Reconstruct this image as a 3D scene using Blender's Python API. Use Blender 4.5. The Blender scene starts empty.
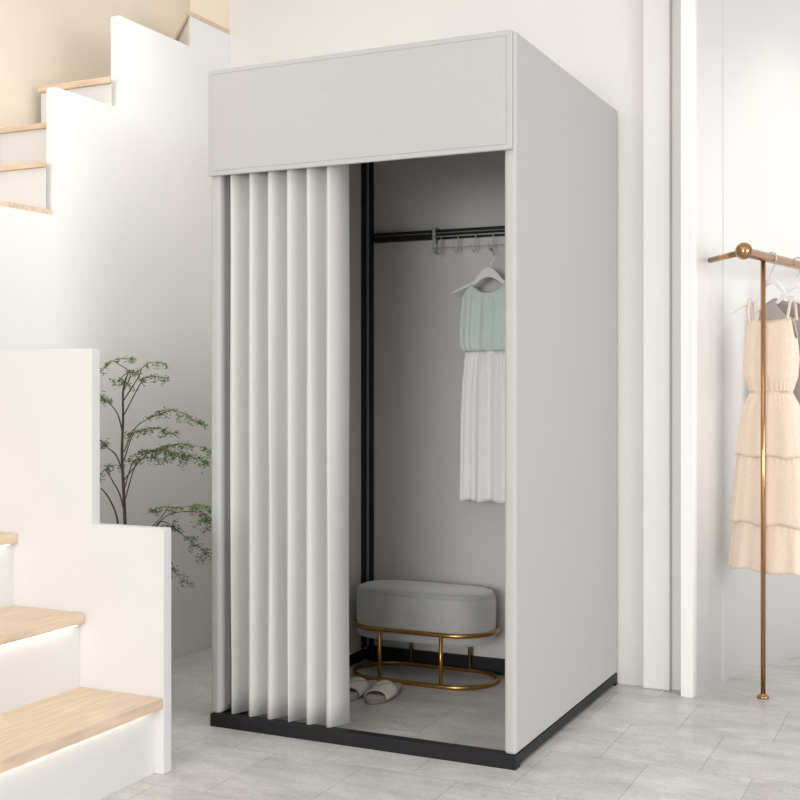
import bpy, bmesh, math, random
from mathutils import Vector, Matrix
random.seed(7)
C = bpy.context.scene.collection
S = bpy.context.scene
PI = math.pi
# X runs along the booth's front, Y runs away from the viewer, Z is up; metres.

# ------------------------------------------------------------------ camera, world, light, exposure
CAM_H = 1.0384; YAW = math.radians(25.394); FPX = 1196.1
cd = bpy.data.cameras.new('camera'); cam = bpy.data.objects.new('camera', cd); C.objects.link(cam)
cam.location = (0, 0, CAM_H); cam.rotation_euler = (PI/2, 0, YAW)
cd.sensor_width = 36; cd.lens = FPX/800*36; cd.shift_y = -14.16/800; cd.clip_start = .05
S.camera = cam

S.view_settings.view_transform = 'Standard'; S.view_settings.look = 'None'
S.view_settings.gamma = 1; S.view_settings.use_curve_mapping = False
S.view_settings.exposure = 0.0

w = bpy.data.worlds.new('world'); S.world = w; w.use_nodes = True
bg = w.node_tree.nodes['Background']; bg.inputs[0].default_value = (0.97, 0.985, 1, 1); bg.inputs[1].default_value = 0.58

def area(name, loc, aim, size, power, col):
    l = bpy.data.lights.new(name, 'AREA'); l.shape = 'RECTANGLE'; l.size, l.size_y = size; l.energy = power; l.color = col
    o = bpy.data.objects.new(name, l); C.objects.link(o); o.location = loc
    o.rotation_euler = (Vector(aim)-Vector(loc)).to_track_quat('-Z', 'Y').to_euler(); return o
area('front_fill_light', (-0.4, -6.2, 1.5), (-1.4, 3.5, 1.1), (3.2, 2.4), 355, (1, 0.985, 0.965))  # added fill behind the camera for the booth front, no real window
area('side_fill_light', (4.2, 1.2, 1.7), (-1.4, 3.4, 1.1), (3.2, 2.4), 100, (0.98, 0.99, 1))  # added fill from the right for faces turned that way, no window there
area('low_side_fill_light', (2.6, 2.2, 0.9), (-0.7, 4.3, 0.6), (1.8, 1.5), 27, (1, 0.99, 0.97))  # added low fill that brightens the foot of the curved wall
area('overhead_fill_light', (-0.9, 1.2, 2.97), (-0.9, 1.2, 0), (3.4, 2.6), 24, (1, 0.975, 0.95))  # added soft overhead fill, no known ceiling fixture
area('left_wall_fill_light', (-1.75, 3.05, 2.85), (-2.7135, 3.05, 1.1), (1.4, 0.25), 3.2, (1, 0.985, 0.97)).data.spread = math.radians(95)  # invented lamp above the booth, added to brighten the left wall
area('plant_corner_fill_light', (-2.36, 3.35, 2.95), (-2.36, 3.35, 0), (0.2, 0.4), 2.1, (1, 0.975, 0.95)).data.spread = math.radians(75)  # invented lamp, added to lift the dim corner behind the plant
area('stairwell_light', (-2.9, 3.2, 4.2), (-2.9, 3.3, 2), (0.25, 1.4), 6.4, (1, 0.86, 0.70))

# ------------------------------------------------------------------ materials
def mat(name, col, rough=.6, metal=0, spec=.5, noise=0, nscale=20, bump=0, bscale=200, stretch=(1,1,1), coat=0, sheen=0, emit=None, estr=0):
    m = bpy.data.materials.new(name); m.use_nodes = True
    nt = m.node_tree; b = nt.nodes['Principled BSDF']
    b.inputs['Base Color'].default_value = (*col, 1); b.inputs['Roughness'].default_value = rough
    b.inputs['Metallic'].default_value = metal; b.inputs['Specular IOR Level'].default_value = spec
    b.inputs['Coat Weight'].default_value = coat; b.inputs['Sheen Weight'].default_value = sheen
    tc = nt.nodes.new('ShaderNodeTexCoord'); mp = nt.nodes.new('ShaderNodeMapping'); mp.inputs['Scale'].default_value = stretch
    nt.links.new(tc.outputs['Object'], mp.inputs[0])
    n = nt.nodes.new('ShaderNodeTexNoise'); n.inputs['Scale'].default_value = nscale; n.inputs['Detail'].default_value = 6
    nt.links.new(mp.outputs[0], n.inputs[0])
    r = nt.nodes.new('ShaderNodeValToRGB'); k = noise
    r.color_ramp.elements[0].position = .3; r.color_ramp.elements[1].position = .7
    r.color_ramp.elements[0].color = (*[max(0, c*(1-k)) for c in col], 1)
    r.color_ramp.elements[1].color = (*[min(1, c*(1+k)) for c in col], 1)
    nt.links.new(n.outputs[0], r.inputs[0]); nt.links.new(r.outputs[0], b.inputs['Base Color'])
    if bump:
        n2 = nt.nodes.new('ShaderNodeTexNoise'); n2.inputs['Scale'].default_value = bscale; n2.inputs['Detail'].default_value = 3
        nt.links.new(mp.outputs[0], n2.inputs[0])
        bp = nt.nodes.new('ShaderNodeBump'); bp.inputs['Strength'].default_value = bump; bp.inputs['Distance'].default_value = .002
        nt.links.new(n2.outputs[0], bp.inputs['Height']); nt.links.new(bp.outputs[0], b.inputs['Normal'])
    if emit:
        b.inputs['Emission Color'].default_value = (*emit, 1); b.inputs['Emission Strength'].default_value = estr
    return m

def floor_mat():
    m = bpy.data.materials.new('grey_stone_tiles'); m.use_nodes = True
    nt = m.node_tree; N = nt.nodes; L = nt.links; b = N['Principled BSDF']
    tc = N.new('ShaderNodeTexCoord'); mp = N.new('ShaderNodeMapping')
    mp.inputs['Rotation'].default_value = (0, 0, 0); mp.inputs['Location'].default_value = (.097, -.02, 0)
    L.new(tc.outputs['Object'], mp.inputs[0])
    br = N.new('ShaderNodeTexBrick'); br.offset = .5
    for k, v in (('Scale', 1), ('Mortar Size', .0018), ('Mortar Smooth', .3), ('Bias', 0), ('Brick Width', .278), ('Row Height', .36)): br.inputs[k].default_value = v
    br.inputs['Color1'].default_value = (.60, .588, .57, 1); br.inputs['Color2'].default_value = (.69, .677, .658, 1); br.inputs['Mortar'].default_value = (.47, .46, .445, 1)
    L.new(mp.outputs[0], br.inputs[0])
    mp2 = N.new('ShaderNodeMapping'); mp2.inputs['Scale'].default_value = (1, 2.2, 1); L.new(tc.outputs['Object'], mp2.inputs[0])
    n1 = N.new('ShaderNodeTexNoise'); n1.inputs['Scale'].default_value = 5; n1.inputs['Detail'].default_value = 10; n1.inputs['Roughness'].default_value = .72
    L.new(mp2.outputs[0], n1.inputs[0])
    r = N.new('ShaderNodeValToRGB'); r.color_ramp.elements[0].position = .3; r.color_ramp.elements[1].position = .7
    r.color_ramp.elements[0].color = (.68, .68, .675, 1); r.color_ramp.elements[1].color = (1.12, 1.12, 1.12, 1); L.new(n1.outputs[0], r.inputs[0])
    n2 = N.new('ShaderNodeTexNoise'); n2.inputs['Scale'].default_value = 70; n2.inputs['Detail'].default_value = 5; L.new(mp2.outputs[0], n2.inputs[0])
    r2 = N.new('ShaderNodeValToRGB'); r2.color_ramp.elements[0].position = .3; r2.color_ramp.elements[1].position = .7
    r2.color_ramp.elements[0].color = (.86, .86, .86, 1); r2.color_ramp.elements[1].color = (1.08, 1.08, 1.08, 1); L.new(n2.outputs[0], r2.inputs[0])
    mx = N.new('ShaderNodeMix'); mx.data_type = 'RGBA'; mx.blend_type = 'MULTIPLY'; mx.inputs[0].default_value = 1
    L.new(br.outputs['Color'], mx.inputs[6]); L.new(r.outputs[0], mx.inputs[7])
    mx2 = N.new('ShaderNodeMix'); mx2.data_type = 'RGBA'; mx2.blend_type = 'MULTIPLY'; mx2.inputs[0].default_value = 1
    L.new(mx.outputs[2], mx2.inputs[6]); L.new(r2.outputs[0], mx2.inputs[7]); L.new(mx2.outputs[2], b.inputs['Base Color'])
    rr = N.new('ShaderNodeMapRange'); rr.inputs[3].default_value = .22; rr.inputs[4].default_value = .5; L.new(n1.outputs[0], rr.inputs[0]); L.new(rr.outputs[0], b.inputs['Roughness'])
    bp = N.new('ShaderNodeBump'); bp.inputs['Strength'].default_value = .18; bp.inputs['Distance'].default_value = .003
    L.new(n2.outputs[0], bp.inputs['Height']); L.new(bp.outputs[0], b.inputs['Normal'])
    return m

M = dict(
    floor=floor_mat(),
    wall=mat('white_wall_paint', (.84, .83, .815), .45, noise=.012, nscale=3),
    backwall=mat('white_wall_paint_toned_down', (.715, .698, .68), .5, noise=.012, nscale=3),  # wall paint greyed in its colour to offset surplus light at the back
    gloss=mat('satin_white_wall', (.87, .855, .84), .28, noise=.01, nscale=3),
    ceil=mat('ceiling_paint', (.85, .84, .83), .8),
    beige=mat('beige_stairwell_paint', (.86, .78, .67), .7, noise=.015, nscale=3),
    seam=mat('pale_grey_seam', (.62, .61, .60), .5),
    stair=mat('white_stair_paint', (.69, .685, .675), .4, noise=.01, nscale=4),
    oak=mat('light_oak', (.68, .53, .39), .42, noise=.14, nscale=9, stretch=(14, 1, 5)),
    oakx=mat('light_oak_crosswise', (.68, .53, .39), .42, noise=.14, nscale=9, stretch=(1, 14, 5)),
    fabric=mat('light_grey_fabric', (.455, .451, .44), .85, noise=.02, nscale=150, bump=.35, bscale=420, sheen=.15),
    stitch=mat('grey_stitching', (.36, .355, .345), .9),
    lining=mat('lightened_lining_fabric', (.63, .625, .61), .85, noise=.02, nscale=150, bump=.3, bscale=420),  # lining colour lightened to make up for weak light inside the booth
    curtain=mat('light_grey_curtain_fabric', (.56, .555, .535), .85, noise=.02, nscale=150, bump=.35, bscale=420, sheen=.15),
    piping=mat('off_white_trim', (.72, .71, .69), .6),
    black=mat('black_powder_coat', (.009, .009, .010), .5, spec=.35),
    groove=mat('grey_profile', (.24, .24, .235), .4),
    gold=mat('brushed_gold', (.46, .26, .08), .3, metal=1, noise=.08, nscale=40),
    copper=mat('polished_rose_gold', (.46, .265, .135), .16, metal=1),
    steel=mat('brushed_steel', (.55, .55, .54), .35, metal=1),
    wire=mat('silver_grey_wire', (.42, .42, .41), .4),
    velvet=mat('grey_velvet', (.40, .402, .40), .7, noise=.10, nscale=14, bump=.2, bscale=300, sheen=1.0),
    slip=mat('greige_slipper_fabric', (.50, .44, .40), .9, noise=.05, nscale=120, bump=.3, bscale=400),
    strapc=mat('cream_slipper_strap', (.66, .60, .54), .9, noise=.04, nscale=120, bump=.3, bscale=400),
    sole=mat('taupe_slipper_sole', (.36, .30, .27), .8, noise=.05, nscale=90),
    mint=mat('mint_green_fabric', (.63, .745, .69), .8, noise=.05, nscale=120, bump=.3, bscale=300, sheen=.2),
    cream=mat('off_white_skirt_fabric', (.92, .915, .90), .8, noise=.02, nscale=60, bump=.2, bscale=300, sheen=.2),
    linen=mat('beige_linen', (.80, .645, .525), .85, noise=.06, nscale=160, bump=.4, bscale=380, sheen=.2),
    greycloth=mat('taupe_grey_cloth', (.38, .34, .32), .85, noise=.03, nscale=100, bump=.2),
    hanger=mat('white_hanger', (.80, .79, .77), .4),
    leaf=mat('green_leaf', (.15, .26, .07), .5, noise=.45, nscale=30),
    bark=mat('brown_green_stem', (.085, .065, .035), .8, noise=.3, nscale=60),
    pot=mat('white_ceramic', (.75, .74, .72), .3), soil=mat('dark_soil', (.03, .02, .015), .95, noise=.3, nscale=80, bump=.6),
    led=mat('warm_light_strip', (1, .9, .75), .5, emit=(1, .88, .72), estr=5),
    lamp=mat('lamp_glow', (1, 1, 1), .5, emit=(1, .96, .9), estr=8),
)

# ------------------------------------------------------------------ helpers
def link(name, bm, m, parent=None, smooth=False, bevel=0, seg=2, auto=False):
    me = bpy.data.meshes.new(name); bmesh.ops.recalc_face_normals(bm, faces=bm.faces[:]); bm.to_mesh(me); bm.free()
    me.materials.append(m)
    if smooth:
        for p in me.polygons: p.use_smooth = True
    o = bpy.data.objects.new(name, me); C.objects.link(o)
    if bevel:
        b = o.modifiers.new('bevel', 'BEVEL'); b.width = bevel; b.segments = seg; b.limit_method = 'ANGLE'; b.angle_limit = .6
        for p in me.polygons: p.use_smooth = True
        wn = o.modifiers.new('wn', 'WEIGHTED_NORMAL'); wn.keep_sharp = True
    if parent:
        o.parent = parent; o.matrix_parent_inverse = Matrix.Translation(-parent.location) if parent.type == 'EMPTY' and not parent.get('rot') else Matrix.Identity(4)
    return o
def box(bm, x0, x1, y0, y1, z0, z1):
    v = [bm.verts.new(p) for p in ((x0,y0,z0),(x1,y0,z0),(x1,y1,z0),(x0,y1,z0),(x0,y0,z1),(x1,y0,z1),(x1,y1,z1),(x0,y1,z1))]
    for f in ((0,3,2,1),(4,5,6,7),(0,1,5,4),(1,2,6,5),(2,3,7,6),(3,0,4,7)): bm.faces.new([v[i] for i in f])
    return bm
def B(*a): return box(bmesh.new(), *a)
def prism(pts, z0, z1, bm=None):                       # footprint in XY, extruded up
    bm = bm or bmesh.new()
    a = [bm.verts.new((x, y, z0)) for x, y in pts]; b = [bm.verts.new((x, y, z1)) for x, y in pts]
    n = len(pts); bm.faces.new(a[::-1]); bm.faces.new(b)
    for i in range(n): bm.faces.new((a[i], a[(i+1)%n], b[(i+1)%n], b[i]))
    return bm
def profile(pts, axis, a0, a1, bm=None):               # outline in the plane across axis ('x': (y,z), 'y': (x,z)), extruded along it
    bm = bm or bmesh.new()
    P = (lambda p, a: (a, p[0], p[1])) if axis == 'x' else (lambda p, a: (p[0], a, p[1]))
    A = [bm.verts.new(P(p, a0)) for p in pts]; D = [bm.verts.new(P(p, a1)) for p in pts]
    n = len(pts); bm.faces.new(A[::-1]); bm.faces.new(D)
    for i in range(n): bm.faces.new((A[i], A[(i+1)%n], D[(i+1)%n], D[i]))
    return bm
def smooth_path(pts, k=6):
    P = [Vector(p) for p in pts]; out = []
    for i in range(len(P)-1):
        p0, p1, p2, p3 = P[max(0,i-1)], P[i], P[i+1], P[min(len(P)-1,i+2)]
        for j in range(k):
            t = j/k; out.append(.5*((2*p1)+(p2-p0)*t+(2*p0-5*p1+4*p2-p3)*t*t+(3*p1-p0-3*p2+p3)*t**3))
    out.append(P[-1]); return out
def tube(bm, pts, r, n=12, closed=False, r2=None):
    P = [Vector(p) for p in pts]; L = len(P); rings = []; up = None
    for i, p in enumerate(P):
        a = P[(i-1) % L] if closed or i > 0 else p; b = P[(i+1) % L] if closed or i < L-1 else p
        t = (b-a).normalized()
        if up is None: up = Vector((0,0,1)) if abs(t.z) < .9 else Vector((1,0,0))
        s = t.cross(up).normalized(); up = s.cross(t).normalized()
        rr = r if r2 is None else r+(r2-r)*i/(L-1)
        rings.append([bm.verts.new(p+(s*math.cos(2*PI*j/n)+up*math.sin(2*PI*j/n))*rr) for j in range(n)])
    for i in range(L if closed else L-1):
        A, D = rings[i], rings[(i+1) % L]
        for j in range(n): bm.faces.new((A[j], A[(j+1)%n], D[(j+1)%n], D[j]))
    if not closed: bm.faces.new(rings[0][::-1]); bm.faces.new(rings[-1])
    return bm
def T(pts, r, **k): return tube(bmesh.new(), pts, r, **k)
def lathe(prof, cx, cy, n=40, bm=None):
    bm = bm or bmesh.new(); rings = [[bm.verts.new((cx+r*math.cos(2*PI*j/n), cy+r*math.sin(2*PI*j/n), z)) for j in range(n)] for r, z in prof]
    for A, D in zip(rings, rings[1:]):
        for j in range(n): bm.faces.new((A[j], A[(j+1)%n], D[(j+1)%n], D[j]))
    bm.faces.new(rings[0][::-1]); bm.faces.new(rings[-1]); return bm
def ball(bm, c, r, n=20):
    bmesh.ops.create_uvsphere(bm, u_segments=n, v_segments=n//2, radius=r, matrix=Matrix.Translation(c)); return bm
def thing(name, label, cat, loc, group=None, rot=0):
    o = bpy.data.objects.new(name, None); C.objects.link(o); o.location = loc; o.empty_display_size = .1
    o['label'] = label; o['category'] = cat
    if rot: o.rotation_euler.z = rot; o['rot'] = 1
    if group: o['group'] = group
    return o
def struct(name, bm, m, **k):
    o = link(name, bm, m, **k); o['kind'] = 'structure'; return o

# ------------------------------------------------------------------ the setting
FX0, FX1, FY0, FY1, CEIL = -3.12, 1.7, -3.4, 6.1, 3.0
struct('floor', B(FX0-.1, FX1+.1, FY0, FY1, -.08, 0), M['floor'])
struct('ceiling', B(-2.7135, FX1+1.4, FY0, FY1, CEIL, CEIL+.08), M['ceil'])
# wall beside the upper flight: stepped parapet outline, rises from the floor
LW = -2.7135
wl = prism([(LW,3.825),(LW,4.10),(LW-.036,4.10),(LW-.036,3.862)], 2.349, 2.4668)
struct('wall_left', profile([(2.65,0),(4.10,0),(4.10,2.349),(3.397,2.349),(3.397,2.022),(3.069,2.022),(3.069,1.598),(2.65,1.598)], 'x', LW-.036, LW, wl), M['wall'])
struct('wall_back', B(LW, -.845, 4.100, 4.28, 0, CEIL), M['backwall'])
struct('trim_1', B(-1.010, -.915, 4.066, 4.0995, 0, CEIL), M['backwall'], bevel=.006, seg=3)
struct('wall_stairwell_back', B(-3.14, LW-.0005, 4.285, 4.36, 0, 4.4), M['beige'])
struct('wall_stairwell_side', prism([(-3.04,4.284),(-3.25,4.284),(-3.25,1.0),(-3.182,1.0)], 0, 4.4), M['beige'])
struct('ceiling_stairwell', B(-3.2, LW, FY0, 4.36, 4.4, 4.45), M['ceil'])
# curved wall on the right
def walk(x, y, h0, k, L, n):
    out = [(x, y, h0)]; h = h0; d = L/n
    for i in range(n):
        x += math.sin(h)*d; y += math.cos(h)*d; h = min(h+k*d, PI/2); out.append((x, y, h))
    return out
cw = walk(-.827, 4.014, math.radians(8), math.radians(22), 4.2, 84)
outer = [(x, y) for x, y, h in cw]; inner = [(x-.041*math.cos(h), y+.041*math.sin(h)) for x, y, h in cw]
bm = bmesh.new()
cols = [[bm.verts.new((x, y, z)) for z in (0, CEIL)] for x, y in outer]; coli = [[bm.verts.new((x, y, z)) for z in (0, CEIL)] for x, y in inner]
for a, b in zip(cols, cols[1:]): bm.faces.new((a[0], b[0], b[1], a[1]))
for a, b in zip(coli, coli[1:]): bm.faces.new((b[0], a[0], a[1], b[1]))
for z in (0, 1):
    for i in range(len(cols)-1): bm.faces.new((cols[i][z], cols[i+1][z], coli[i+1][z], coli[i][z]))
bm.faces.new((cols[0][0], cols[0][1], coli[0][1], coli[0][0])); bm.faces.new((cols[-1][0], cols[-1][1], coli[-1][1], coli[-1][0]))
cwo = struct('wall_right', bm, M['gloss'])
for p in cwo.data.polygons: p.use_smooth = abs(p.normal.z) < .5 and p.index < 2*(len(cols)-1)
# thin vertical cover strip over the wall's panel joint
jx, jy, jh = cw[5]; jx += .022*math.sin(jh); jy += .022*math.cos(jh)
bm = bmesh.new(); t_, n_ = Vector((math.sin(jh), math.cos(jh), 0)), Vector((math.cos(jh), -math.sin(jh), 0))
c_ = Vector((jx, jy, 0)); pts = [c_+n_*.0002-t_*.0025, c_+n_*.0002+t_*.0025, c_+n_*.0016+t_*.0025, c_+n_*.0016-t_*.0025]
struct('trim_2', prism([(p.x, p.y) for p in pts], 0, CEIL, bm), M['seam'])

# ------------------------------------------------------------------ lower staircase
PV = 2.611
st = thing('staircase', 'lower white flight with oak treads climbing left behind stepped parapet', 'stairs', (-1.94, 2.0, 0))
nose = [-1.939, -2.201, -2.445, -2.690]; ris = [-1.969, -2.220, -2.462, -2.708, -2.94]; tz = [.206, .412, .619, .825]
for i in range(4):
    link('tread', B(ris[i+1]-.004, nose[i], 1.3, PV-.0005, tz[i]-.029, tz[i]), M['oak'], st, bevel=.0025)
    link('riser', B(ris[i]-.018, ris[i], 1.3, PV-.0005, (tz[i-1] if i else 0), tz[i]-.0295), M['stair'], st)
    ls = link('light_strip', B(ris[i]+.006, ris[i]+.016, 1.34, PV-.03, tz[i]-.0305, tz[i]-.0293), M['led'], st); ls['label'] = 'glowing warm light strip'
link('tread', B(-3.07, -2.925, 1.3, PV-.0005, 1.001, 1.03), M['oak'], st, bevel=.0025)
link('riser', B(-2.958, -2.94, 1.3, PV-.0005, .825, 1.0005), M['stair'], st)
link('side_panel', profile([(-1.987,0),(-1.987,.17),(-2.238,.17),(-2.238,.38),(-2.48,.38),(-2.48,.585),(-2.726,.585),(-2.726,.79),(-2.958,.79),(-2.958,1.0),(-3.07,1.0),(-3.07,0)], 'y', 1.3, 1.33), M['stair'], st)
link('parapet', profile([(-1.938,0),(-1.938,.657),(-2.180,.657),(-2.180,1.141),(-2.66,1.141),(-2.66,1.56),(-2.749,1.56),(-2.749,0)], 'y', PV, 2.648), M['stair'], st, bevel=.002, seg=1)

# ------------------------------------------------------------------ upper staircase
us = thing('staircase', 'upper flight with oak treads rising behind the tall stepped white wall', 'stairs', (-2.9, 3.0, 1.2))
tv = [2.694, 2.858, 3.022, 3.186, 3.350, 3.514, 3.67]; tzz = [1.42, 1.617, 1.7716, 1.943, 2.123, 2.29, 2.40]
SX0 = -3.045
for i in range(5):
    sx = -3.082 if tv[i] < 3.3 else -3.043
    rx = LW-.0365
    if i == 4:
        tread = prism([(sx, tv[i]), (LW-.001, tv[i]), (rx, 3.3965), (rx, 3.858), (-3.0385, 4.150)], tzz[i]-.022, tzz[i])
        riser_ = prism([(sx+.004, tv[i]+.014), (LW-.006, tv[i]+.014), (rx, 3.3965), (rx, 3.858), (-3.038, 4.150)], tzz[i-1], tzz[i]-.0225)
    else:
        wide = i in (1, 2); yc = 3.068
        tp = [(sx, tv[i]), (LW-.001, tv[i])]+([(LW-.010, yc)] if i == 1 else [])+[(rx, yc), (rx, tv[i+1]+.013), (sx, tv[i+1]+.013)] if wide else [(sx, tv[i]), (rx, tv[i]), (rx, tv[i+1]+.013), (sx, tv[i+1]+.013)]
        q = [(x+(.004 if x == sx else -.008 if x == LW-.001 else 0), y+(.014 if y == tv[i] else 0)) for x, y in tp]
        tread = prism(tp, tzz[i]-.0185, tzz[i]); riser_ = prism(q if i == 2 else [(sx+.004, tv[i]+.014), (rx, tv[i]+.014), (rx, tv[i+1]+.013), (sx+.004, tv[i+1]+.013)], (tzz[i-1] if i else 1.2), tzz[i]-.019)
    link('tread', tread, M['oakx'], us, bevel=.0015)
    link('riser', riser_, M['stair'], us)
# corner landing with a slanted front edge
link('landing', prism([(LW, 3.815), (LW, 4.0995), (LW-.0368, 4.0995), (LW-.0368, 4.28), (-3.036, 4.28), (-3.038, 4.147)], 2.4672, 2.487), M['oakx'], us, bevel=.0015)
link('riser', prism([(LW-.0368, 3.8645), (LW-.0368, 4.28), (-3.036, 4.28), (-3.038, 4.172)], 2.0, 2.467), M['stair'], us)

# ------------------------------------------------------------------ fitting booth
UL, UR, VF, VB = -2.0895, -1.1012, 3.050, 4.087
booth = thing('fitting_booth', 'light grey fabric fitting booth with open pleated front on black base', 'fitting room', ((UL+UR)/2, (VF+VB)/2, 0))
PT = .035
link('side_panel', B(UR-PT, UR, VF, VB, .0395, 2.0), M['fabric'], booth, bevel=.011, seg=4)
link('side_panel', B(UL, UL+PT, VF, VB, .0395, 2.0), M['fabric'], booth, bevel=.011, seg=4)
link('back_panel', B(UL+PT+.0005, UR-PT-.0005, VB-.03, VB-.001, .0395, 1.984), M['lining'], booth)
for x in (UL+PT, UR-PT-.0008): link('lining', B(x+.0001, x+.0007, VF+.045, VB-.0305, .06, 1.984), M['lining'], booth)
link('roof_panel', B(UL+PT+.0005, UR-PT-.0005, VF+.012, VB, 1.9855, 1.998), M['fabric'], booth, bevel=.002)
hd = link('header_panel', B(UL, UR-.008, VF-.012, VF-.001, 1.676, 1.999), M['fabric'], booth, bevel=.003)
zc0, zc1, xc0, xc1 = 1.691, 1.984, UL+.015, UR-.023
link('stitched_border', T([(xc0,VF-.0121,zc0),(xc1,VF-.0121,zc0),(xc1,VF-.0121,zc1),(xc0,VF-.0121,zc1)], .0008, n=6, closed=True), M['stitch'], hd)
# black base frame
base = link('base_frame', B(UL, UR, VF-.001, VF+.035, 0, .039), M['black'], booth, bevel=.002)
link('side_rail', B(UR-.033, UR-.001, VF+.036, VB, .009, .0392), M['black'], base, bevel=.002)
link('side_rail', B(UL+.001, UL+.033, VF+.036, VB, .009, .0392), M['black'], base, bevel=.002)
link('rear_rail', B(UL+.0345, UR-.0345, 4.035, VB-.031, 0, .055), M['black'], base, bevel=.002)
for x in (UL, UR-.03): link('foot', B(x+.0, x+.03, VB-.028, VB+.002, 0, .0088), M['black'], base)
link('side_rail', B(UL+PT+.0005, UL+PT+.008, VF+.08, 4.0, .0095, .052), M['black'], base)
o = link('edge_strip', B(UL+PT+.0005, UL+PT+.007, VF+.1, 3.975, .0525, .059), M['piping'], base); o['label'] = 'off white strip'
# posts and crossbar
for sgn, x in ((1, UL+PT-.0005), (-1, UR-PT-.001)):
    p = link('post', B(min(x, x+sgn*.009), max(x, x+sgn*.009), 3.986, 4.056, .0555, 1.984), M['black'], booth, bevel=.002)
    x2 = x+sgn*.0105
    link('groove', B(min(x+sgn*.0092, x2+sgn*.002), max(x+sgn*.0092, x2+sgn*.002), 4.016, 4.056, .0555, 1.984), M['groove'], p)
    x3 = x2+sgn*.0022
    link('flange', B(min(x3, x3+sgn*.008), max(x3, x3+sgn*.008), 4.030, 4.056, .0555, 1.984), M['black'], p, bevel=.0015)
cb = link('crossbar', B(UL+PT+.0305, UR-PT-.0305, 4.030, 4.056, 1.578, 1.598), M['black'], booth, bevel=.003)
link('upper_flange', B(UL+PT+.0305, UR-PT-.0305, 4.034, 4.056, 1.603, 1.613), M['black'], cb, bevel=.002)
link('groove', B(UL+PT+.0305, UR-PT-.0305, 4.038, 4.056, 1.5985, 1.6025), M['groove'], cb)
link('curtain_rail', B(UL+PT+.0005, UR-PT-.0005, 3.082, 3.098, 1.80, 1.822), M['black'], booth, bevel=.002)

# curtain: rounded zigzag pleats hanging from the rail
cur = thing('curtain', 'light grey pleated curtain drawn to left side of the booth doorway', 'curtain', (-1.85, 3.09, .0395))
key = [(-2.050, 3.122)]
for i in range(6): key += [(-2.0225+.0668*i, 3.057), (-2.0225+.0668*i+.0345, 3.134)]
key[-1] = (-1.656, 3.136)
path = []
for i, (x, y) in enumerate(key):
    if i in (0, len(key)-1): path.append((x, y)); continue
    p, q, r = Vector(key[i-1]), Vector((x, y)), Vector(key[i+1])
    d1 = (p-q).normalized()*.017; d2 = (r-q).normalized()*.017
    for k in range(7):
        t = k/6; b = (q+d1)*(1-t)**2+q*2*t*(1-t)+(q+d2)*t*t; path.append((b.x, b.y))
bm = bmesh.new(); nz = 24; grid = []
for k in range(nz+1):
    z = .0405+(1.80-.0405)*k/nz
    row = []
    for i, (x, y) in enumerate(path):
        wv = .0022*math.sin(i*.6+z*2.3)*(1-k/nz)+.0012*math.sin(z*5+i*.35)
        row.append(bm.verts.new((x+wv, y+abs(wv)*.6, z)))
    grid.append(row)
for a, b in zip(grid, grid[1:]):
    for i in range(len(path)-1): bm.faces.new((a[i], a[i+1], b[i+1], b[i]))
cl = link('cloth', bm, M['curtain'], cur, smooth=True)
sm = cl.modifiers.new('thick', 'SOLIDIFY'); sm.thickness = .003; sm.offset = 0
for i in range(0, len(key)-1, 2):
    link('curtain_glider', B(key[i][0]-.004, key[i][0]+.004, 3.099, 3.112, 1.790, 1.815), M['black'], cur)

# ------------------------------------------------------------------ oval bench
bx, by = -1.748, 3.893
bench = thing('oval_stool', 'oval grey velvet stool on gold ring frame inside the booth', 'stool', (bx, by, 0))
def stadium(a, r, n=16):          # half-length of straight, end radius
    pts = []
    for k in range(n+1): t = -PI/2+PI*k/n; pts.append((bx+a+r*math.cos(t), by+r*math.sin(t)))
    for k in range(n+1): t = PI/2+PI*k/n; pts.append((bx-a+r*math.cos(t), by+r*math.sin(t)))
    return pts
def cush(rows, bm=None):
    bm = bm or bmesh.new(); R = [[bm.verts.new((x, y, z)) for x, y in stadium(.134, r)] for r, z in rows]
    for A, D in zip(R, R[1:]):
        n = len(A)
        for j in range(n): bm.faces.new((A[j], A[(j+1)%n], D[(j+1)%n], D[j]))
    bm.faces.new(R[0][::-1]); bm.faces.new(R[-1]); return bm
R0 = .1255
cu = link('cushion', cush([(R0-.02,.143),(R0-.006,.147),(R0-.001,.156),(R0,.18),(R0+.0015,.24),(R0+.001,.285),(R0-.001,.300),(R0-.006,.307)]), M['velvet'], bench, smooth=True)
link('cushion_top', cush([(R0-.006,.3075),(R0-.004,.310),(R0-.008,.316),(R0-.02,.3205),(R0-.05,.3235),(R0-.09,.3245)]), M['velvet'], cu, smooth=True)
pp = [(x, y, .3065) for x, y in stadium(.134, R0-.003)]
link('piping', T(pp, .0022, n=8, closed=True), M['velvet'], cu, smooth=True)
link('ring', T([(x, y, .184) for x, y in stadium(.134, R0+.0065)], .008, n=12, closed=True), M['gold'], bench, smooth=True)
link('ring', T([(x, y, .0083) for x, y in stadium(.134, R0+.0065)], .008, n=12, closed=True), M['gold'], bench, smooth=True)
for sx in (-.117, .117):
    for sy in (-1, 1):
        link('leg', T([(bx+sx, by+sy*(R0+.0065), .012), (bx+sx, by+sy*(R0+.0065), .18)], .0068), M['gold'], bench, smooth=True)

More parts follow.
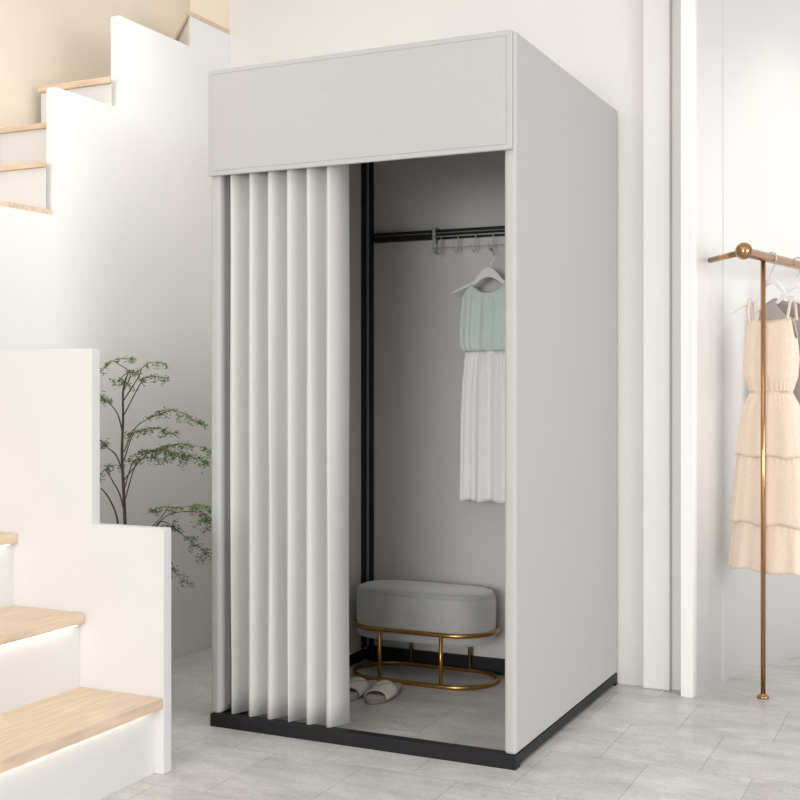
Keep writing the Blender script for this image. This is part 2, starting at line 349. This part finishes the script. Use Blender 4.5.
# ------------------------------------------------------------------ slippers
def slipper(cx, cy, ang, side, label):
    t = thing('slipper', label, 'slipper', (cx, cy, 0), 'slippers in front of the stool', rot=ang)
    L = .236
    def half(s):                       # s from 0 heel to 1 toe
        return .026*math.sqrt(max(0, 1-((s-.14)/.14)**2)) if s < .14 else .026+(.0375-.026)*math.sin((s-.14)/.56*PI/2) if s < .70 else .0375*math.sqrt(max(0, 1-((s-.70)/.30)**2.3))
    N = 36
    def outline(k=1.0):
        ss = [.5-.5*math.cos(PI*i/N) for i in range(N+1)]
        a = [((half(s))*k + side*.006*math.sin(s*PI)*1, (s-.5)*L*-1*(.985 if k < 1 else 1)) for s in ss]
        b = [(-(half(s))*k + side*.006*math.sin(s*PI)*1, (s-.5)*L*-1*(.985 if k < 1 else 1)) for s in ss[1:-1]]
        return a+b[::-1]
    link('sole', prism(outline(), 0.0003, .016), M['sole'], t, bevel=.004, seg=3)
    link('insole', prism(outline(.9), .0163, .0195), M['slip'], t, bevel=.001)
    bm = bmesh.new(); g = []
    for i in range(11):
        s = .46+.36*i/10; h = half(s)+.0035; row = []
        for j in range(17):
            a = PI*j/16; hgt = .041-.019*(i/10)
            y = -(s-.5)*L
            y += .018*math.sin(a)*(1 if i == 0 else 0)*0
            bow = .020*math.sin(a)*(i/10-.35)*-1
            row.append(bm.verts.new((side*.006*math.sin(s*PI)+h*math.cos(a), y-bow*.8, .010+hgt*math.sin(a)**.75)))
        g.append(row)
    for a, b in zip(g, g[1:]):
        for j in range(16): bm.faces.new((a[j], a[j+1], b[j+1], b[j]))
    s_ = link('strap', bm, M['strapc'], t, smooth=True); md = s_.modifiers.new('t', 'SOLIDIFY'); md.thickness = .004; md.offset = 1
    # crossing seam
    pts = []
    for j in range(3, 14):
        a = PI*j/16; s = .46+.36*(j-3)/10*.8+.02; h = half(s)+.0035
        hgt = .041-.019*((s-.46)/.36)
        pts.append((side*.006*math.sin(s*PI)+(h+.004)*math.cos(a), -(s-.5)*L, .0148+hgt*math.sin(a)**.75))
    link('seam', T(pts, .0011, n=6), M['sole'], s_, smooth=True)
slipper(-1.765, 3.592, .03, 1, 'open-toed greige slipper, the right one of the pair before the stool')
slipper(-1.855, 3.590, .01, -1, 'open-toed greige slipper, half hidden by the pleated curtain')

# ------------------------------------------------------------------ hook rack in the booth
rack = thing('hook_rack', 'thin silver wire hook rack hung over the black crossbar', 'hook rack', (-1.53, 3.99, 1.5))
fy = 4.018
for x in (-1.768, -1.300):
    bm = bmesh.new(); box(bm, x-.006, x+.006, fy-.003, fy-.0005, 1.523, 1.617); box(bm, x-.006, x+.006, fy-.003, 4.056, 1.6172, 1.6195)
    link('bracket', bm, M['wire'], rack)
link('top_wire', T([(-1.775, fy-.006, 1.584), (-1.292, fy-.006, 1.584)], .0026, n=8), M['wire'], rack, smooth=True)
link('lower_wire', T([(-1.775, fy-.006, 1.543), (-1.292, fy-.006, 1.543)], .0014, n=8), M['wire'], rack, smooth=True)
for k in range(7):
    x = -1.737+.0675*k
    pts = smooth_path([(x, fy-.0095, 1.584), (x, fy-.0095, 1.548), (x, fy-.011, 1.528), (x, fy-.026, 1.519), (x, fy-.044, 1.530), (x-.004, fy-.050, 1.546)], 4)
    h = link('hook', T(pts, .0019, n=8), M['wire'], rack, smooth=True)
    link('hook_tip', ball(bmesh.new(), (x-.004, fy-.050, 1.549), .0042, 12), M['piping'], h, smooth=True)

# ------------------------------------------------------------------ garments and hangers
def hanger(label, loc, rot, hw, apex, drop, hook_pts, sad=.035, group=None):
    t = thing('clothes_hanger', label, 'hanger', loc, group, rot)
    bm = bmesh.new(); n = 30; top, bot = [], []
    for i in range(n+1):
        x = -hw+2*hw*i/n; a = abs(x)/hw
        z = apex-drop*(1-math.cos(min(1, a*2.4)*PI/2)*.999)*.36-drop*.64*max(0, a-.08)/.92
        th = .0095+sad*math.exp(-(a/.24)**2)*.75
        top.append((x, z)); bot.append((x, z-th-.010*math.exp(-((a-.3)/.2)**2)))
    profile(top+bot[::-1], 'y', -.0045, .0045, bm)
    for v in bm.verts: v.co.y += -.028*(abs(v.co.x)/hw)**2*0
    link('shoulder_bar', bm, M['hanger'], t, bevel=.002)
    link('hook', T(smooth_path(hook_pts, 6), .0018, n=8), M['steel'], t, smooth=True)
    return t
def interp(tab, z):
    if z >= tab[0][0]: return tab[0][1]
    for (a, p), (b, q) in zip(tab, tab[1:]):
        if z >= b: t = (a-z)/(a-b); t = t*t*(3-2*t)*.5+t*.5; return p+(q-p)*t
    return tab[-1][1]
def cloth(name, m, parent, ztop, zbot, hw, hdp, pleat, cols=160, rows=28, thick=.0016):
    bm = bmesh.new(); g = []
    for k in range(rows+1):
        row = []
        for j in range(cols):
            a = 2*PI*j/cols; c, s = math.cos(a), math.sin(a)
            zt = ztop(c, s); zb = zbot(c, s); z = zt+(zb-zt)*k/rows
            W, D = interp(hw, z), interp(hdp, z)
            cc = math.copysign(abs(c)**.85, c); ss = math.copysign(abs(s)**.8, s)
            p = pleat(a, z)
            row.append(bm.verts.new((cc*(W+p*abs(c)), ss*D+p*ss, z)))
        g.append(row)
    for A, D in zip(g, g[1:]):
        for j in range(cols): bm.faces.new((A[j], A[(j+1)%cols], D[(j+1)%cols], D[j]))
    o = link(name, bm, m, parent, smooth=True); s = o.modifiers.new('t', 'SOLIDIFY'); s.thickness = thick; s.offset = 0
    return o
def fold(a, n1, n2, ph): return .6*math.sin(a*n1+ph)+.4*math.sin(a*n2+ph*2.3+.9*math.sin(a*3))

# mint top and white skirt dress, hanging in the booth
hanger('white hanger holding the mint and white dress in the booth', (-1.531, 3.955, 0), -.02, .140, 1.459, .083,
       [(0,0,1.452), (.010,.001,1.475), (.020,.003,1.495), (.016,.006,1.515), (.004,.008,1.5245), (-.008,.008,1.518), (-.009,.008,1.510)])
dr = thing('dress', 'sleeveless dress with mint green top and white skirt hanging in booth', 'dress', (-1.531, 3.955, 0), None, -.02)
def mtop(c, s):
    a = abs(c)**.85
    if a < .64: return 1.402-(.034 if s < 0 else .040)*(math.cos(a/.64*PI/2))**.8
    if a < .93: return 1.402-.032*(a-.64)/.29
    return 1.37-.055*min(1, (a-.93)/.07)**1.3
link_m = cloth('bodice', M['mint'], dr, mtop, lambda c, s: 1.160, [(1.40,.097),(1.34,.099),(1.22,.105),(1.185,.104),(1.166,.094),(1.155,.082)],
      [(1.40,.009),(1.36,.020),(1.25,.030),(1.19,.036),(1.168,.032),(1.155,.02)],
      lambda a, z: .0052*fold(a, 15, 24, .5)*min(1, max(.35, (1.40-z)/.1)), cols=220)
link('waistband', prism([(.082*math.cos(2*PI*k/40), .0225*math.sin(2*PI*k/40)) for k in range(40)], 1.150, 1.164), M['cream'], dr)
cloth('skirt', M['cream'], dr, lambda c, s: 1.158, lambda c, s: .632+.004*math.sin(c*9), [(1.158,.083),(1.12,.089),(1.04,.098),(.93,.104),(.632,.107)],
      [(1.158,.022),(1.12,.030),(1.0,.036),(.632,.040)],
      lambda a, z: (.006 if z > 1.1 else .006+.006*(1.1-z))*fold(a, 11, 17, 1.7)+.0022*math.sin(a*34)*max(0, (z-1.0)/.16), cols=260, rows=36)

# ------------------------------------------------------------------ clothes rail on the right
def walk3(x, y, h, segs):
    out = [(x, y)]
    for L, k in segs:
        n = max(2, int(L/.03)); d = L/n
        for i in range(n): h += k*d; x += math.sin(h)*d; y += math.cos(h)*d; out.append((x, y))
    return out
RZ = 1.4685; h0 = math.radians(11.8)
rp = walk3(-.650, 3.945, h0, [(.70, 0), (.85, math.radians(38))])
rail = thing('clothes_rail', 'polished rose gold clothes rail with ball end and slim floor posts', 'clothes rail', (-.615, 4.112, 0))
link('rail', T([(x, y, RZ) for x, y in rp], .0165, n=20), M['copper'], rail, smooth=True)
b_ = ball(bmesh.new(), (-.650, 3.945, RZ+.003), .0275, 32); link('ball_end', b_, M['copper'], rail, smooth=True)
wall_pt = Vector((-.797, 4.150, RZ-.001)); bp_ = Vector((-.650, 3.945, RZ))
dd = (bp_-wall_pt).normalized()
link('wall_bracket', T([wall_pt+dd*.004, bp_-dd*.02], .010, n=16), M['copper'], rail, smooth=True)
ex, ey = rp[-1]
for x, y in ((-.615, 4.112), rp[int(len(rp)*.9)]):
    p = link('post', T([(x, y, .004), (x, y, RZ-.013)], .0082, n=16), M['copper'], rail, smooth=True)
    link('floor_flange', lathe([(.020,0.0005),(.020,.006),(.018,.009),(.011,.010),(.011,.014),(.0085,.016)], x, y, 28), M['copper'], p, smooth=True, )

HG = None
hx, hy = -.600, 4.185
def rail_hook(apex): return [(0,0,apex-.006), (0,0,apex+.014), (.004,0,apex+.024), (.0165,0,RZ-.014), (.0215,0,RZ+.004), (.013,0,RZ+.017), (0,0,RZ+.0202), (-.014,0,RZ+.0155), (-.021,0,RZ+.002)]
ra = math.radians(-24)
hanger('white hanger with beige dress, nearest to the front rail post', (hx, hy, 0), ra, .155, 1.402, .104, rail_hook(1.402), sad=.012)
bd = thing('dress', 'beige linen strap dress with three tiered skirt hanging from gold rail', 'dress', (hx, hy, 0), None, ra)
def ztb(c, s):
    a = abs(c)**.85
    z = 1.270-.018*math.cos(min(1, a/.9)*PI/2) if s < 0 else 1.262
    if a > .9: z = 1.270-.075*((a-.9)/.1)**1.2
    return z
cloth('bodice', M['linen'], bd, ztb, lambda c, s: 1.018, [(1.27,.088),(1.20,.094),(1.13,.101),(1.07,.096),(1.035,.084),(1.018,.077)],
      [(1.27,.020),(1.15,.036),(1.07,.038),(1.018,.024)], lambda a, z: .0022*fold(a, 7, 11, .4)+.0015*math.sin(a*30)*max(0, (1.08-z)/.06), cols=200)
link('waistband', prism([(.079*math.cos(2*PI*k/40), .0255*math.sin(2*PI*k/40)) for k in range(40)], 1.010, 1.022), M['linen'], bd)
tiers = [(1.016, .800, [(1.016,.078),(.97,.102),(.90,.118),(.80,.130)], [(1.016,.025),(.95,.038),(.80,.046)], 7, 11, .3),
         (.812, .572, [(.812,.124),(.70,.138),(.572,.147)], [(.812,.040),(.572,.052)], 8, 13, 1.4),
         (.584, .416, [(.584,.141),(.416,.153)], [(.584,.046),(.416,.058)], 9, 14, 2.6)]
for z1, z0, W, D, a1, a2, ph in tiers:
    cloth('skirt_tier', M['linen'], bd, lambda c, s, z1=z1: z1, lambda c, s, z0=z0: z0+.004*math.sin(c*7+z0*9), W, D,
          lambda a, z, z1=z1, a1=a1, a2=a2, ph=ph: (.0025+.018*(z1-z))*fold(a, a1, a2, ph)+.0010*math.sin(a*33)*max(0, 1-(z1-z)/.05), cols=260, rows=18)
for sx in (-.078, .078):
    z_h = 1.328
    bm = bmesh.new(); wv_ = .0055
    sp = smooth_path([(sx+(.010 if sx < 0 else -.002), -.026, 1.258), (sx+.002, -.020, 1.295), (sx, -.0065, z_h+.004), (sx, .0068, z_h+.004), (sx+.002, .018, 1.30), (sx+.004, .021, 1.256)], 6)
    L1 = [bm.verts.new((p.x-wv_, p.y, p.z)) for p in sp]; L2 = [bm.verts.new((p.x+wv_, p.y, p.z)) for p in sp]
    for i in range(len(sp)-1): bm.faces.new((L1[i], L2[i], L2[i+1], L1[i+1]))
    o = link('strap', bm, M['linen'], bd, smooth=True); s = o.modifiers.new('t', 'SOLIDIFY'); s.thickness = .0018; s.offset = 1

gx, gy = -.5445, 4.40; rb = math.radians(-14)
hanger('white hanger behind the beige dress, holding the grey top', (gx, gy, 0), rb, .155, 1.402, .095, rail_hook(1.402), sad=.012)
gt = thing('sleeveless_top', 'taupe grey sleeveless top hanging behind the beige dress', 'top', (gx, gy, 0), None, rb)
def ztg(c, s):
    a = abs(c)**.85
    if a < .55: return 1.352-(.075 if s < 0 else .018)*math.cos(a/.55*PI/2)**.8
    if a < .9: return 1.352-.036*(a-.55)/.35
    return 1.316-.13*((a-.9)/.1)**1.1
cloth('body', M['greycloth'], gt, ztg, lambda c, s: .92, [(1.35,.142),(1.20,.148),(1.1,.150),(.92,.152)], [(1.352,.007),(1.31,.020),(1.1,.032),(.92,.036)],
      lambda a, z: .0025*fold(a, 8, 13, .9), cols=160)

# ------------------------------------------------------------------ plant between stair parapet and wall
cY, sY = math.cos(YAW), math.sin(YAW)
def at(px, py, v):                                     # point at depth v
    k = (px-400)/FPX; y = v/(sY*k+cY); x = k*y
    return Vector((cY*x-sY*y, v, CAM_H-(py-385.84)*y/FPX))
sv = 3.20
plant = thing('potted_plant', 'tall airy plant with fine green leaf sprays beside the booth', 'plant', (-2.53, sv, 0))
link('pot', lathe([(.085,.0005),(.105,.02),(.125,.24),(.13,.26),(.118,.26),(.113,.235)], -2.53, sv), M['pot'], plant, smooth=True)
link('soil', lathe([(.111,.236),(.112,.241)], -2.53, sv), M['soil'], plant)
bm = bmesh.new()
base_p = Vector((-2.53, sv, .24))
def br(pts, r, r2): tube(bm, smooth_path(pts, 6), r, n=7, r2=r2)
trunk = [base_p, at(126,560,sv), at(124,500,sv), at(122,455,sv), at(123,420,sv), at(123,392,sv), at(126,378,sv)]
br(trunk, .007, .0026)
br([base_p, at(117,575,sv-.02), at(118,525,sv-.03), at(110,500,sv-.05), at(101,488,sv-.07)], .005, .002)
br([at(126,520,sv), at(120,495,sv+.02), at(112,480,sv+.03), at(106,470,sv+.04)], .003, .0015)
br([at(122,470,sv), at(116,455,sv), at(108,448,sv), at(100,440,sv)], .0028, .0014)
br([at(123,435,sv), at(118,415,sv-.03), at(110,404,sv-.05), at(101,398,sv-.06)], .0026, .0012)
# sprays: (start on trunk, mid, leaf path, spread, count, depth offset)
sprays = [
 ((126,378), (128,372), [(112,386),(120,380),(128,384)], 5, 60, 0),
 ((124,390), (130,373), [(100,372),(113,361),(126,358),(137,360)], 4, 110, .02),
 ((124,400), (139,376), [(125,371),(137,372),(147,364),(155,362),(165,364)], 4, 120, -.03),
 ((124,415), (142,381), [(139,380),(150,377),(158,377),(166,378)], 4.5, 90, .04),
 ((101,398), (101,398), [(98,394),(104,398),(109,402)], 5, 55, -.06),
 ((124,452), (138,425), [(152,416),(165,410),(180,412),(192,419),(201,423)], 5, 190, .01),
 ((124,460), (134,433), [(127,434),(142,431),(155,428),(168,432),(179,438)], 5.5, 190, -.04),
 ((124,490), (133,462), [(128,462),(142,459),(154,457),(162,464)], 4, 100, .05),
 ((125,500), (139,458), [(142,452),(156,450),(172,452),(188,456),(206,461)], 7, 420, .02),
 ((124,480), (150,452), [(160,450),(176,444),(190,445),(204,448),(212,454)], 4, 190, -.02),
 ((106,470), (106,470), [(98,478),(106,469),(116,465),(124,468)], 5.5, 110, .03),
 ((100,440), (100,440), [(98,440),(104,442),(106,446)], 4, 40, 0),
 ((127,545), (156,523), [(151,511),(163,507),(178,508),(195,506),(211,508)], 4.5, 200, -.03),
 ((140,545), (168,515), [(190,506),(202,512),(209,521),(213,530)], 7, 150, .02),
 ((150,560), (160,522), [(170,526),(183,535),(196,545),(210,556)], 8, 260, .03),
 ((150,575), (168,560), [(170,566),(176,573),(182,580),(187,584)], 6, 95, -.04),
]
fo = bmesh.new(); rnd = random.Random(3)
for st0, mid, lp, sp, cnt, dv in sprays:
    v = sv+dv
    a = at(*st0, sv+dv*.2)
    lp3 = smooth_path([at(x, y, v) for x, y in lp], 8)
    br([a, at(*mid, sv+dv*.7)+Vector((0,0,.0)), lp3[len(lp3)//3]], .0022, .0011)
    br([p for p in [at(x, y, v) for x, y in lp]], .0012, .0006)
    for _ in range(max(8, cnt//9)):                   # small twigs that carry the leaflets
        i = rnd.randrange(len(lp3)); p0 = lp3[i]
        d = Vector((rnd.gauss(0, .8), rnd.gauss(0, 1), rnd.gauss(-.35, .35))).normalized()
        L = sp*.0033*rnd.uniform(.9, 2.1)
        p1 = p0+d*L*.6+Vector((0,0,.003)); p2 = p0+d*L-Vector((0,0,.004))
        tube(bm, [p0, p1, p2], .0006, n=4, r2=.0004)
        for q in range(14):
            t = rnd.uniform(.1, 1.05); c = p0.lerp(p1, min(1, t*2)) if t < .5 else p1.lerp(p2, (t-.5)*2)
            c = c+Vector((rnd.gauss(0, .0055), rnd.gauss(0, .0075), rnd.gauss(-.001, .0045)))
            l = rnd.uniform(.0042, .0074); wd = l*.5
            ax = Vector((rnd.gauss(0, 1), rnd.gauss(0, 1), rnd.gauss(0, .35))).normalized()
            sd = ax.cross(Vector((rnd.gauss(0, .45), rnd.gauss(0, .45), 1))).normalized()
            up = ax.cross(sd)*.0006
            vs = [fo.verts.new(c+e) for e in (-ax*l, -ax*l*.2+sd*wd+up, ax*l, -ax*l*.2-sd*wd+up)]
            fo.faces.new(vs)
link('stems', bm, M['bark'], plant, smooth=True)
link('foliage', fo, M['leaf'], plant)

# ------------------------------------------------------------------ downlight washing the curved wall
dl = thing('downlight', 'small round recessed ceiling downlight by the curved wall', 'ceiling light', (-.33, 4.55, CEIL-.012))
link('bezel', lathe([(.045,CEIL-.006),(.045,CEIL-.0005),(.03,CEIL-.0005)], -.33, 4.55), M['hanger'], dl, smooth=False)
link('lens', lathe([(.03,CEIL-.009),(.03,CEIL-.0065)], -.33, 4.55), M['lamp'], dl)
def spot(x, y, z, e, ang, blend, col=(1,.95,.88), aim=None):
    l = bpy.data.lights.new('downlight_beam', 'SPOT'); l.energy = e; l.spot_size = math.radians(ang); l.spot_blend = blend; l.color = col; l.shadow_soft_size = .03
    o = bpy.data.objects.new('downlight_beam', l); C.objects.link(o); o.location = (x, y, z)
    if aim: o.rotation_euler = (Vector(aim)-Vector((x, y, z))).to_track_quat('-Z', 'Y').to_euler()
    return o
spot(-.33, 4.55, CEIL-.02, 7, 62, .6)
